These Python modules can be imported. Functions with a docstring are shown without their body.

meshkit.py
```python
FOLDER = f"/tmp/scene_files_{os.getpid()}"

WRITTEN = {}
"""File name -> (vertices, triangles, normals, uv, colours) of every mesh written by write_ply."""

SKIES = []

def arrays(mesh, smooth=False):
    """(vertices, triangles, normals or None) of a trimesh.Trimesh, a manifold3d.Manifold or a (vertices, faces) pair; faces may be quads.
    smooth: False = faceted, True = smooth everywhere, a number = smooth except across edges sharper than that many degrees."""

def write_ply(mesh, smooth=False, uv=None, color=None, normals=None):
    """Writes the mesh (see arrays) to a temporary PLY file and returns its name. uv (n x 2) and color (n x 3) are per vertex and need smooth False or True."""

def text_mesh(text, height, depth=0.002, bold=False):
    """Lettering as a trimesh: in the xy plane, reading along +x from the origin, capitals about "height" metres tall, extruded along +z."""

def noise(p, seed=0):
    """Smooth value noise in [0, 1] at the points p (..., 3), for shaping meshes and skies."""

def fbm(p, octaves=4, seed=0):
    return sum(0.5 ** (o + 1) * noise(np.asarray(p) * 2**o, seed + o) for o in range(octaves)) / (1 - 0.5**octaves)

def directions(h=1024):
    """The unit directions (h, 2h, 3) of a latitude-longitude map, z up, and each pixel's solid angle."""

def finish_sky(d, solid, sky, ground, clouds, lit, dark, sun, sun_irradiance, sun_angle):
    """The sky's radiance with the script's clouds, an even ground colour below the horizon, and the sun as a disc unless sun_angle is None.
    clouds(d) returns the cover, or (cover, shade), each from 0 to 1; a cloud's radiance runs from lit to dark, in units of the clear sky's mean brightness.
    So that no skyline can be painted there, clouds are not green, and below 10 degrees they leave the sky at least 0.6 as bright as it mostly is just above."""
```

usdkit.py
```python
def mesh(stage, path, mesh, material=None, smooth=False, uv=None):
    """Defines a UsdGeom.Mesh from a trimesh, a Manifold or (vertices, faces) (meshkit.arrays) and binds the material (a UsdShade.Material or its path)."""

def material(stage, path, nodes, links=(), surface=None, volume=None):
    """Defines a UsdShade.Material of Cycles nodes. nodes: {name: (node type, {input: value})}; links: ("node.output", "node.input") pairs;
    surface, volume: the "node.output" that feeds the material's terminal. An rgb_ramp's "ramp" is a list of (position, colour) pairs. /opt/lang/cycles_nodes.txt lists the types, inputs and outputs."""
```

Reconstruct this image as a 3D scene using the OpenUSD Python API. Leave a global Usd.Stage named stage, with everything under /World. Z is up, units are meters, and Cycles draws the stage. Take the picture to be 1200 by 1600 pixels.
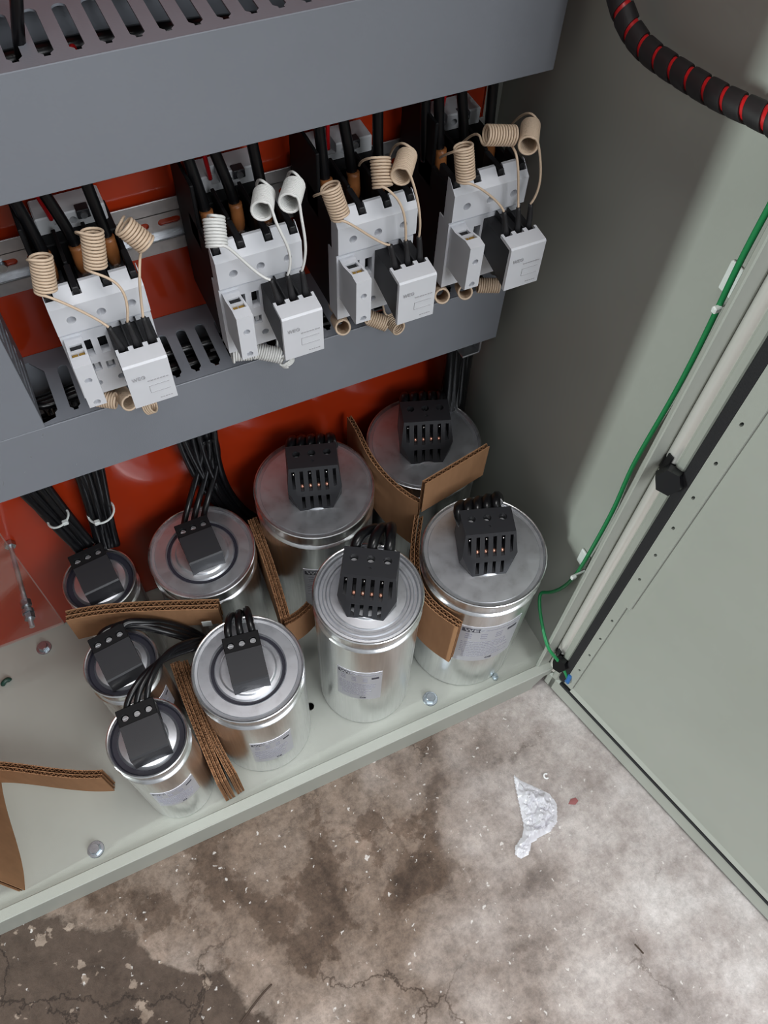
import math, random, numpy as np, trimesh, manifold3d, shapely
import usdkit, meshkit
from shapely import affinity
from shapely.geometry import Polygon, box as sbox, Point, LineString
from scipy.interpolate import CubicSpline
from pxr import Usd, UsdGeom, UsdLux, UsdShade, Sdf, Gf

random.seed(7); rng = np.random.default_rng(7)
stage = Usd.Stage.CreateInMemory()
UsdGeom.SetStageUpAxis(stage, UsdGeom.Tokens.z); UsdGeom.SetStageMetersPerUnit(stage, 1.0)
UsdGeom.Xform.Define(stage, '/World'); UsdGeom.Scope.Define(stage, '/World/Looks')

# ------------------------------------------------------------------ camera, light, exposure
CAM = np.array([[0.90483691, 0.34479885, -0.24976774], [-0.42426368, 0.77931941, -0.46115246], [0.03564401, 0.52323514, 0.85144259]])
cam = UsdGeom.Camera.Define(stage, '/World/camera')
m4 = np.eye(4); m4[:3, :3] = CAM; m4[:3, 3] = (0, 0, 1)
cam.AddTransformOp().Set(Gf.Matrix4d(*m4.T.ravel().tolist()))
cam.CreateHorizontalApertureAttr(36.0); cam.CreateVerticalApertureAttr(48.0); cam.CreateFocalLengthAttr(36.0 * 1289.44 / 1200)
cam.CreateClippingRangeAttr(Gf.Vec2f(0.01, 100)); cam.CreateExposureAttr(-0.15)

def aim(x, eye, at):
    eye, at = np.array(eye, float), np.array(at, float)
    b = eye - at; b /= np.linalg.norm(b); r = np.cross([0, 0, 1.0], b); r /= np.linalg.norm(r); u = np.cross(b, r)
    m = np.eye(4); m[:3, 0], m[:3, 1], m[:3, 2], m[:3, 3] = r, u, b, eye
    x.AddTransformOp().Set(Gf.Matrix4d(*m.T.ravel().tolist()))
def rect_light(name, eye, at, w, h, power, color):
    l = UsdLux.RectLight.Define(stage, '/World/' + name); aim(l, eye, at)
    l.CreateWidthAttr(w); l.CreateHeightAttr(h); l.CreateIntensityAttr(power); l.CreateColorAttr(Gf.Vec3f(*color))
dome = UsdLux.DomeLight.Define(stage, '/World/sky_light'); dome.CreateIntensityAttr(0.12); dome.CreateColorAttr(Gf.Vec3f(0.96, 1.0, 1.06))
rect_light('skylight', (0.20, 0.30, 3.1), (0.20, 0.3001, 0.0), 1.4, 1.3, 20.0, (1.0, 0.985, 0.97))
rect_light('front_doorway', (1.0, -2.8, 2.5), (0.2, 0.3, 0.4), 2.0, 1.8, 9.5, (0.96, 0.99, 1.02))
rect_light('side_window_daylight', (-3.2, 0.045, 1.0), (0.39, 0.29, 0.45), 0.06, 1.3, 330.0, (0.90, 1.0, 0.96))

# ------------------------------------------------------------------ helpers: prims
used = {}
def numbered(parent, name):
    k = (parent, name); used[k] = used.get(k, -1) + 1
    return name if used[k] == 0 else f'{name}_{used[k]:03d}'
def tag(p, label=None, cat=None, group=None, kind=None):
    for k, v in (('label', label), ('category', cat), ('group', group), ('kind', kind)):
        if v: p.SetCustomDataByKey(k, v)
    return p
class Thing:
    def __init__(s, name, label, cat, loc=(0, 0, 0), group=None, kind=None):
        s.path = '/World/' + numbered('/World', name); s.loc = np.array(loc, float)
        x = UsdGeom.Xform.Define(stage, s.path); x.AddTranslateOp().Set(Gf.Vec3d(*map(float, loc)))
        s.prim = tag(x.GetPrim(), label, cat, group, kind)
    def part(s, name, mesh, mat, under=None, smooth=35, label=None, kind=None):
        """adds a part given in world coordinates; returns its path, under which sub-parts go"""
        p = under or s.path; path = p + '/' + numbered(p, name)
        v, f = arr(mesh)
        pr = usdkit.mesh(stage, path, trimesh.Trimesh(v - s.loc, f, process=False), mat, smooth=smooth).GetPrim()
        tag(pr, label, None, None, kind)
        return path
def single(name, mesh, mat, label=None, cat=None, group=None, kind=None, smooth=35):
    v, f = arr(mesh); path = '/World/' + numbered('/World', name)
    loc = np.array([(v[:, 0].min() + v[:, 0].max()) / 2, (v[:, 1].min() + v[:, 1].max()) / 2, v[:, 2].min()])
    m = usdkit.mesh(stage, path, trimesh.Trimesh(v - loc, f, process=False), mat, smooth=smooth)
    UsdGeom.Xformable(m).AddTranslateOp().Set(Gf.Vec3d(*map(float, loc)))
    return tag(m.GetPrim(), label, cat, group, kind)
def arr(m):
    if hasattr(m, 'to_mesh'):
        q = m.to_mesh(); return np.array(q.vert_properties[:, :3], float), np.array(q.tri_verts)
    if isinstance(m, (list, tuple)) and not isinstance(m[0], np.ndarray): m = join(m)
    if isinstance(m, tuple): return np.asarray(m[0], float), np.asarray(m[1])
    return np.array(m.vertices, float), np.array(m.faces)
def join(ms):
    vs, fs, n = [], [], 0
    for m in ms:
        v, f = arr(m); vs.append(v); fs.append(f + n); n += len(v)
    return trimesh.Trimesh(np.vstack(vs), np.vstack(fs), process=False)
# ------------------------------------------------------------------ helpers: shapes
MF = manifold3d.Manifold
def bev(x0, x1, y0, y1, z0, z1, b=0.0006):
    b = min(b, (x1 - x0) / 2.2, (y1 - y0) / 2.2, (z1 - z0) / 2.2); p = []
    for i, X in ((1, x0), (-1, x1)):
        for j, Y in ((1, y0), (-1, y1)):
            for k, Z in ((1, z0), (-1, z1)):
                p += [(X, Y + j * b, Z + k * b), (X + i * b, Y, Z + k * b), (X + i * b, Y + j * b, Z)]
    return MF.hull_points(np.array(p))
def box(x0, x1, y0, y1, z0, z1): return MF.cube((x1 - x0, y1 - y0, z1 - z0)).translate((x0, y0, z0))
def hull(p): return MF.hull_points(np.array(p, float))
def poly(pts): return Polygon(pts)
def extr(pg, h):
    gs = getattr(pg, 'geoms', [pg])
    return join([trimesh.creation.extrude_polygon(g, h, engine='earcut') for g in gs])
def remap(mesh, fn):
    v, f = arr(mesh); return trimesh.Trimesh(np.stack(fn(*v.T), 1), f, process=False)
def prism_x(prof, x0, x1): return remap(extr(poly(prof) if not hasattr(prof, 'area') else prof, x1 - x0), lambda a, b, h: (h + x0, a, b))
def plate_z(pg, z0, t): return remap(extr(pg, t), lambda a, b, h: (a, b, z0 + h))
def plate_y(pg, y0, t): return remap(extr(pg, t), lambda a, b, h: (a, y0 - h, b))   # front face at y0 - t
def tomf(mesh):
    v, f = arr(mesh); return MF(manifold3d.Mesh(vert_properties=np.asarray(trimesh.Trimesh(v, f, process=True).vertices, np.float32), tri_verts=np.asarray(trimesh.Trimesh(v, f, process=True).faces, np.uint32)))
def cyl(p0, p1, r, n=20, r2=None):
    p0, p1 = np.array(p0, float), np.array(p1, float); L = np.linalg.norm(p1 - p0); d = (p1 - p0) / L
    a = np.cross(d, [0, 0, 1.0] if abs(d[2]) < .9 else [1.0, 0, 0]); a /= np.linalg.norm(a); b = np.cross(d, a)
    m = np.eye(4); m[:3, 0], m[:3, 1], m[:3, 2], m[:3, 3] = a, b, d, p0
    return MF.cylinder(L, r, r if r2 is None else r2, n).transform(m[:3])
def lathe(prof, c=(0, 0, 0), n=96):
    prof = np.array(prof, float); k = len(prof); an = np.arange(n) * 2 * np.pi / n
    v = np.stack([prof[:, None, 0] * np.cos(an), prof[:, None, 0] * np.sin(an), np.broadcast_to(prof[:, None, 1], (k, n))], -1).reshape(-1, 3) + np.array(c)
    i, j = np.meshgrid(np.arange(k - 1), np.arange(n), indexing='ij'); jn = (j + 1) % n
    q = np.stack([i * n + j, i * n + jn, (i + 1) * n + jn, (i + 1) * n + j], -1).reshape(-1, 4)
    return trimesh.Trimesh(v, np.vstack([q[:, :3], q[:, [0, 2, 3]]]), process=False)
def spline(pts, n=40):
    p = np.array(pts, float)
    if len(p) < 3: return p[0] + (p[1] - p[0]) * np.linspace(0, 1, n)[:, None]
    t = np.r_[0, np.cumsum(np.linalg.norm(np.diff(p, axis=0), axis=1) ** .6)]
    return CubicSpline(t, p)(np.linspace(0, t[-1], n))
def frames(p):
    t = np.gradient(p, axis=0); t /= np.linalg.norm(t, axis=1, keepdims=True) + 1e-12
    a = np.cross(t[0], [0, 0, 1.0] if abs(t[0, 2]) < .9 else [1.0, 0, 0]); A = []
    for k in range(len(p)):
        a = a - t[k] * (a @ t[k]); a /= np.linalg.norm(a) + 1e-12; A.append(a)
    A = np.array(A); return t, A, np.cross(t, A)
def tube(p, r, sides=8):
    p = np.array(p, float); t, a, b = frames(p); r = np.broadcast_to(r, (len(p),))
    an = np.arange(sides) * 2 * np.pi / sides
    v = (p[:, None] + r[:, None, None] * (np.cos(an)[None, :, None] * a[:, None] + np.sin(an)[None, :, None] * b[:, None])).reshape(-1, 3)
    n = len(p); i, j = np.meshgrid(np.arange(n - 1), np.arange(sides), indexing='ij'); jn = (j + 1) % sides
    q = np.stack([i * sides + j, i * sides + jn, (i + 1) * sides + jn, (i + 1) * sides + j], -1).reshape(-1, 4)
    f = [q[:, :3], q[:, [0, 2, 3]]]
    v = np.vstack([v, p[0], p[-1]]); s = np.arange(sides); e = (n - 1) * sides
    f += [np.stack([np.full(sides, len(v) - 2), (s + 1) % sides, s], 1), np.stack([np.full(sides, len(v) - 1), e + s, e + (s + 1) % sides], 1)]
    return trimesh.Trimesh(v, np.vstack(f), process=False)
def ring(c, n, R, r): 
    n = np.array(n, float); n /= np.linalg.norm(n); a = np.cross(n, [0.3, .2, 1]); a /= np.linalg.norm(a); b = np.cross(n, a)
    an = np.linspace(0, 2 * np.pi, 25)
    return tube(np.array(c) + R * (np.cos(an)[:, None] * a + np.sin(an)[:, None] * b), r, 6)
def place(mesh, loc, rz=0.0):
    c, s = math.cos(rz), math.sin(rz)
    return remap(mesh, lambda x, y, z: (loc[0] + c * x - s * y, loc[1] + s * x + c * y, loc[2] + z))
def stadium(cx, y0, y1, w): return LineString([(cx, y0 + w / 2), (cx, y1 - w / 2)]).buffer(w / 2, 6)

# ------------------------------------------------------------------ materials
def mat(name, col, rough=0.5, metal=0.0, vary=0.0, scale=30, bump=0.0, bscale=400, spec=0.5, coat=0.0, detail=3, col2=None, rvar=0.0, aniso=0.0, stretch=None):
    n = {'p': ('principled_bsdf', dict(base_color=col, roughness=rough, metallic=metal, specular_ior_level=spec, coat_weight=coat, coat_roughness=0.08)),
         'g': ('texture_coordinate', {})}
    L, src = [], 'g.object'
    if stretch: n['mp'] = ('mapping', dict(scale=stretch)); L.append((src, 'mp.vector')); src = 'mp.vector'
    if vary or col2 or rvar:
        n['n'] = ('noise_texture', dict(scale=scale, detail=detail, roughness=.6)); L.append((src, 'n.vector'))
        c2 = col2 or tuple(c * (1 - vary) for c in col); c1 = col if col2 else tuple(min(1, c * (1 + vary)) for c in col)
        n['r'] = ('rgb_ramp', {'ramp': [(.3, c1), (.7, c2)]}); L += [('n.fac', 'r.fac'), ('r.color', 'p.base_color')]
        if rvar: n['rr'] = ('map_range', dict(from_min=.3, from_max=.7, to_min=rough - rvar, to_max=rough + rvar)); L += [('n.fac', 'rr.value'), ('rr.result', 'p.roughness')]
    if bump:
        n['bn'] = ('noise_texture', dict(scale=bscale, detail=2)); n['b'] = ('bump', dict(strength=bump, distance=0.0006))
        L += [('g.object', 'bn.vector'), ('bn.fac', 'b.height'), ('b.normal', 'p.normal')]
    return usdkit.material(stage, '/World/Looks/' + name, n, L, surface='p.BSDF')
M = {}
M['paint'] = mat('cabinet_paint', (.36, .376, .339), .42, vary=.03, scale=8, bump=.10, bscale=900)
M['duct'] = mat('duct_paint', (.212, .226, .255), .5, vary=.04, scale=6, bump=.12, bscale=700)
M['orange'] = mat('orange_paint', (.36, .029, .006), .20, vary=.08, scale=9, bump=.05, bscale=300, coat=.3)
M['zinc'] = mat('galvanised_steel', (.55, .56, .58), .38, .9, vary=.12, scale=60, rvar=.08)
M['can'] = mat('drawn_aluminium', (.83, .84, .85), .26, 1.0, vary=.03, scale=50, rvar=.05, stretch=(1, 1, .03), bump=.02)
M['lid'] = mat('tinned_lid', (.62, .64, .68), .37, .95, vary=.04, scale=70, rvar=.05, detail=5)
M['groove'] = mat('dark_sealing_groove', (.02, .02, .03), .35)
M['chrome'] = mat('polished_metal', (.85, .84, .82), .16, 1.0)
M['rod'] = mat('satin_rod', (.78, .76, .73), .26, .45)
M['bolt'] = mat('zinc_bolt', (.50, .57, .62), .28, 1.0, vary=.1, scale=300)
M['black'] = mat('black_plastic', (.009, .009, .011), .5, bump=.2, bscale=1500)
M['grey_black'] = mat('charcoal_plastic', (.021, .0215, .025), .45, bump=.15, bscale=1200)
M['pvc'] = mat('black_cable_sheath', (.005, .005, .006), .28, spec=.4)
M['sleeve'] = mat('black_heat_shrink', (.012, .0115, .013), .55)
M['wrap'] = mat('spiral_wrap', (.010, .009, .010), .6, bump=.1)
M['rubber'] = mat('black_foam_gasket', (.008, .008, .010), .8, bump=.5, bscale=500)
M['white'] = mat('white_plastic', (.66, .67, .705), .42, vary=.02, scale=40)
M['offwhite'] = mat('light_grey_plastic', (.50, .51, .53), .45, vary=.03, scale=40)
M['tan'] = mat('tan_wire_insulation', (.62, .475, .345), .45)
M['white_wire'] = mat('white_wire_insulation', (.74, .74, .72), .4)
M['red'] = mat('red_wire_insulation', (.55, .012, .015), .35)
M['green'] = mat('green_wire_insulation', (.012, .22, .07), .38)
M['amber'] = mat('amber_ferrule', (.30, .11, .035), .35)
M['brass'] = mat('brass', (.45, .27, .06), .35, .9)
M['copper'] = mat('copper_tip', (.85, .42, .30), .3, .8)
M['nylon'] = mat('clear_nylon', (.72, .76, .74), .35)
M['blue'] = mat('blue_ring_terminal', (.02, .12, .35), .35)
M['card'] = mat('cardboard_liner', (.31, .165, .085), .85, vary=.10, scale=70, bump=.25, bscale=500, stretch=(1, 1, .25), spec=.15)
M['flute'] = mat('cardboard_flute', (.19, .095, .048), .9, vary=.2, scale=200, spec=.1)
M['label'] = mat('printed_label', (.52, .53, .58), .4, .4, vary=.03)
M['ink'] = mat('label_ink', (.04, .04, .06), .5)
M['ink_grey'] = mat('grey_print', (.27, .27, .29), .5)
M['logo_grey'] = mat('pale_grey_print', (.40, .40, .42), .5)
M['ink_mid'] = mat('faint_label_print', (.30, .30, .36), .5)
M['wood'] = mat('dry_twig', (.05, .03, .02), .8)
M['leaf'] = mat('red_scrap', (.25, .08, .08), .7)
M['chip'] = mat('white_chip', (.75, .75, .75), .5)
M['greencap'] = mat('dark_green_scrap', (.01, .05, .035), .4)
M['acrylic'] = usdkit.material(stage, '/World/Looks/clear_acrylic', {'t': ('transparent_bsdf', dict(color=(.95, .94, .93))), 'g': ('glossy_bsdf', dict(color=(1, 1, 1), roughness=.05)), 'x': ('mix_closure', dict(fac=.075))},
    [('t.BSDF', 'x.closure1'), ('g.BSDF', 'x.closure2')], surface='x.closure')
M['edge'] = usdkit.material(stage, '/World/Looks/acrylic_edge', {'t': ('transparent_bsdf', dict(color=(.9, .88, .86))), 'p': ('principled_bsdf', dict(base_color=(.55, .45, .42), roughness=.3)), 'x': ('mix_closure', dict(fac=.28))},
    [('t.BSDF', 'x.closure1'), ('p.BSDF', 'x.closure2')], surface='x.closure')
M['plaster'] = mat('workshop_plaster', (.42, .41, .39), .9, vary=.05, scale=3)
M['void'] = mat('black_phenolic', (.006, .006, .007), .6, spec=.25)
M['film'] = usdkit.material(stage, '/World/Looks/plastic_film', {'t': ('transparent_bsdf', dict(color=(.95, .95, .97))), 'p': ('principled_bsdf', dict(base_color=(.78, .78, .84), roughness=.22, specular_ior_level=.8)), 'x': ('mix_closure', dict(fac=.72))},
    [('t.BSDF', 'x.closure1'), ('p.BSDF', 'x.closure2')], surface='x.closure')

def concrete():
    n, L = {}, []
    def N(k, t, **i): n[k] = (t, i); return k
    def link(a, b): L.append((a, b))
    def ramp(k, src, stops): N(k, 'rgb_ramp', ramp=stops); link(src, k + '.fac')
    def noise(k, s, d=6, r=.62, dist=0.0):
        N(k, 'noise_texture', scale=s, detail=d, roughness=r, distortion=dist); link('g.position', k + '.vector')
    def mix(k, fac, a, b, t='mix'):
        N(k, 'mix', mix_type=t)
        link(fac, k + '.fac') if isinstance(fac, str) else n[k][1].update(fac=fac)
        for s, v in (('color1', a), ('color2', b)):
            link(v, k + '.' + s) if isinstance(v, str) else n[k][1].update({s: v})
    def math_(k, op, a, b=0.0):
        N(k, 'math', math_type=op)
        for s, v in (('value1', a), ('value2', b)):
            link(v, k + '.' + s) if isinstance(v, str) else n[k][1].update({s: v})
    N('g', 'geometry'); N('s', 'separate_xyz'); link('g.position', 's.vector')
    noise('n1', 5, 9, .66, 0); noise('n2', 17, 10, .70, .1); noise('n3', 110, 6, .75); noise('n4', 9, 3, .5)
    ramp('base', 'n1.fac', [(.30, (.105, .072, .054)), (.44, (.165, .122, .096)), (.55, (.205, .160, .133)), (.66, (.235, .195, .170)), (.78, (.31, .27, .245))])
    ramp('mid', 'n2.fac', [(.36, (.55, .50, .46)), (.46, (.92, .90, .88)), (.56, (1.04, 1.03, 1.02)), (.68, (1.30, 1.28, 1.27))])
    mix('c1', 1.0, 'base.color', 'mid.color', 'multiply')
    ramp('fine', 'n3.fac', [(.3, (.72, .71, .70)), (.6, (1.15, 1.15, 1.15))])
    noise('nf', 9, 10, .62); ramp('flake', 'nf.fac', [(.0, (.60, .55, .51)), (.425, (.66, .61, .57)), (.445, (1, 1, 1)), (1, (1, 1, 1))])
    mix('c2', .8, 'c1f.color', 'fine.color', 'multiply'); mix('c1f', 1.0, 'c1.color', 'flake.color', 'multiply')
    # pale dusty tone plus painted-in floor light, both growing towards the door side
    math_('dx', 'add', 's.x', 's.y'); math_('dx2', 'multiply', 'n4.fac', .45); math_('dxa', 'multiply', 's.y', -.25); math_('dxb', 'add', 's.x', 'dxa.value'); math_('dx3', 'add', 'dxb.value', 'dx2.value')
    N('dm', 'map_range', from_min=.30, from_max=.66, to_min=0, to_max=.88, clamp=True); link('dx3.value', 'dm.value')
    ramp('dust_light', 'n2.fac', [(.34, (.36, .315, .30)), (.5, (.49, .45, .44)), (.66, (.62, .59, .585))])
    mix('c3', 'dm.result', 'c2.color', 'dust_light.color')
    mix('c3b', .75, 'c3.color', 'fine.color', 'multiply')
    # dark worn patch with exposed stones
    noise('n7', 38, 4, .65)
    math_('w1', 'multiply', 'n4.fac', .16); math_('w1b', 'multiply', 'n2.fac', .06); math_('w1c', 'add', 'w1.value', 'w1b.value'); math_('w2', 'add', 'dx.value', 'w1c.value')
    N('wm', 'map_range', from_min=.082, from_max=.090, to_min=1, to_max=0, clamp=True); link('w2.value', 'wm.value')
    N('jit', 'noise_texture', scale=140.0, detail=3.0); link('g.position', 'jit.vector'); mix('jp', .012, 'g.position', 'jit.color', 'add')
    N('vo', 'voronoi_texture', scale=58.0, randomness=1.0, metric='manhattan'); link('jp.color', 'vo.vector')
    N('vs', 'separate_color'); link('vo.color', 'vs.color'); math_('vr', 'power', 'vs.r', 2.2); math_('vr2', 'multiply', 'vr.value', .50); math_('vd', 'subtract', 'vo.distance', 'vr2.value')
    ramp('stone', 'vd.value', [(.0, (.27, .215, .175)), (.10, (.20, .155, .125)), (.15, (.080, .056, .043)), (1, (.070, .048, .036))])
    mix('st2', .9, 'stone.color', 'mid.color', 'multiply'); mix('st3', .8, 'st2.color', 'fine.color', 'multiply')
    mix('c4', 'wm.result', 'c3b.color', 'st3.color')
    # pale specks of grit
    N('v2', 'voronoi_texture', scale=150.0, randomness=1.0); link('jp.color', 'v2.vector'); N('v2s', 'separate_color'); link('v2.color', 'v2s.color')
    math_('q1', 'power', 'v2s.g', 4.0); math_('q2', 'multiply', 'q1.value', .30); math_('q3', 'subtract', 'q2.value', 'v2.distance')
    N('sp', 'map_range', from_min=-.03, from_max=.10, to_min=0, to_max=.7, clamp=True); link('q3.value', 'sp.value')
    mix('c5', 'sp.result', 'c4.color', (.68, .65, .63))
    # hairline cracks over the middle of the floor
    N('wv', 'noise_texture', scale=9.0, detail=6.0, roughness=.65); link('g.position', 'wv.vector')
    mix('wp', .13, 'g.position', 'wv.color', 'add')
    N('vc', 'voronoi_texture', feature='distance_to_edge', scale=5.2, randomness=1.0); link('wp.color', 'vc.vector')
    ramp('cr', 'vc.distance', [(.0, (.34, .30, .27)), (.005, (.55, .52, .50)), (.011, (1, 1, 1))])
    noise('n6', 3.6, 2); math_('cx', 'multiply', 'dm.result', -.25); math_('cx2', 'add', 'n6.fac', 'cx.value')
    N('crm', 'map_range', from_min=.42, from_max=.52, to_min=0, to_max=1, clamp=True); link('cx2.value', 'crm.value')
    mix('c6m', 1.0, 'c5.color', 'cr.color', 'multiply'); mix('c6', 'crm.result', 'c5.color', 'c6m.color')
    N('p', 'principled_bsdf', roughness=.72, specular_ior_level=.35); link('c6.color', 'p.base_color')
    N('b', 'bump', strength=.55, distance=.004); math_('h1', 'multiply', 'n3.fac', .5); math_('h2', 'add', 'n2.fac', 'h1.value'); math_('h3', 'subtract', 'h2.value', 'wm.result')
    link('h3.value', 'b.height'); link('b.normal', 'p.normal')
    return usdkit.material(stage, '/World/Looks/concrete', n, L, surface='p.BSDF')
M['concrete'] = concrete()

# ------------------------------------------------------------------ setting: the workshop floor
ZF = -.05
for nm, b in (('wall_back', (-4, 4, 3.9, 4)), ('wall_left', (-4, -3.9, -4, 3.9)), ('wall_right', (3.9, 4, -4, 3.9))):
    single(nm, box(*b, ZF, 3.6), M['plaster'], f'plain pale grey workshop wall', None, kind='structure', smooth=False)
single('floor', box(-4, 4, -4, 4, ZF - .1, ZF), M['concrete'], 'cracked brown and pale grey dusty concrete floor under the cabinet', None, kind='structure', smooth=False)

# ------------------------------------------------------------------ cabinet
XW, YB, YP = .395, .568, .556      # side wall, back wall, mounting plate front
ZT, XL = 1.5, -.50
cab = Thing('electrical_cabinet', 'pale green-grey steel electrical cabinet with its door swung open', 'cabinet', (0, .4, ZF))
side = cab.part('side_wall', box(XW, XW + .002, .252, YB + .002, ZF, ZT), M['paint'])
cab.part('side_wall', box(XL - .002, XL, .252, YB + .002, ZF, ZT), M['paint'])
cab.part('back_wall', box(XL, XW, YB, YB + .002, ZF, ZT), M['paint'])
cab.part('roof_panel', box(XL, XW, .25, YB, ZT, ZT + .002), M['paint'])
fl = sbox(XL, .253, XW, YB).difference(Point(.0895, .3235).buffer(.0052, 12))
cab.part('bottom_panel', plate_z(fl, -.0045, .0025), M['paint'])
cab.part('front_lip', [bev(XL, .3905, .2385, .2515, -.012, .0060, .0012), box(XL, .3700, .2392, .2412, ZF, -.004), hull([(.370, .2405, ZF), (.370, .2425, ZF), (.3695, .2405, -.004), (.3695, .2425, -.004), (.3895, .2405, -.004), (.3895, .2425, -.004)])], M['paint'])
cab.part('front_flange', [bev(.3725, .3890, .2480, .2530, -.004, ZT, .001), box(.3890, XW, .2490, .2535, ZF, ZT)], M['paint'])
# door, swung open about the right front edge: u along the door, v out of its inner face, z up
DO, DU = np.array([.388, .245]), np.array([.239, -.971]); DV = np.array([-.971, -.239]); DO = DO - DV * .003
def door(mesh): return remap(mesh, lambda u, v, z: (DO[0] + u * DU[0] + v * DV[0], DO[1] + u * DU[1] + v * DV[1], z))
def uvz(u0, u1, v0, v1, z0, z1, b=.0008): return door(bev(u0, u1, v0, v1, z0, z1, b))
dp = cab.part('door', [uvz(.012, .62, -.004, .0005, -.002, ZT), uvz(.001, .62, -.022, -.020, -.044, ZT), uvz(.012, .62, -.02, -.003, -.040, -.001, .001)], M['paint'])
cab.part('return_flange', [uvz(.001, .62, -.020, .0030, -.0455, -.011, .003), uvz(.0085, .0200, -.02, .003, -.0455, ZT, .003)], M['paint'], dp)
cab.part('gasket', [uvz(.0190, .0285, .0, .0060, .004, ZT, .0015), uvz(.024, .62, .0, .0050, -.0105, -.0068, .001)], M['rubber'], dp)
cab.part('inner_fold', [door(hull([(.040, 0, -.006), (.62, 0, -.006), (.040, 0, .004), (.62, 0, .004), (.040, .0032, -.005), (.62, .0032, -.005)]))], M['paint'], dp)
st = sbox(.0288, .004, .0405, .249).union(sbox(.0288, .249, .0450, ZT))
for k in range(30):
    z = .063 + .0482 * k
    if abs(z - .249) < .01: continue
    st = st.difference(affinity.rotate(affinity.scale(Point(.036, z).buffer(.0022, 6), .62, 1.25), -12))
cab.part('perforated_strip', [remap(extr(st, .0038), lambda a, b, h: (DO[0] + a * DU[0] + (h + .0006) * DV[0], DO[1] + a * DU[1] + (h + .0006) * DV[1], b))], M['paint'], dp)
cab.part('hole_shade', [uvz(.033, .039, .0006, .0011, .02, ZT)], M['black'], dp)  # black strip standing in for the shade inside the holes
sc = DO + DU * .032 + DV * .0046
cab.part('earth_screw', [cyl((*sc, .021), (*(sc + DV * .003), .021), .0036, 6), cyl((*(sc + DV * .003), .021), (*(sc + DV * .0042), .021), .0022, 12)], M['bolt'], dp)
# hinge-side rod with its black knobs
rx, ry = .3962, .2430
cab.part('hinge_rod', [cyl((rx, ry, -.005), (rx, ry, ZT), .0072, 28)], M['rod'], label='shiny round metal rod along the hinge edge')
for z, s in ((.452, 1.0), (.046, .8)):
    kn = []
    c = np.array([*(DO + DU * .013 + DV * .007), z]); ax = np.array([-.72, -.42, .50]); ax /= np.linalg.norm(ax)
    kn.append(cyl(c - ax * .012, c + ax * .004 * s, .0100 * s, 6)); kn.append(cyl(c + ax * .001 * s, c + ax * .013 * s, .0130 * s, 6, .0108 * s))
    kn.append(cyl((rx, ry, z - .007 * s), (rx, ry, z + .010 * s), .0080, 18)); kn.append(bev(rx - .0088, rx - .0068, ry - .004, ry + .002, z + .004, z + .018 * s, .0006))
    cab.part('hinge_knob', kn, M['pvc'], smooth=20, label='black plastic knob on the rod')

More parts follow.
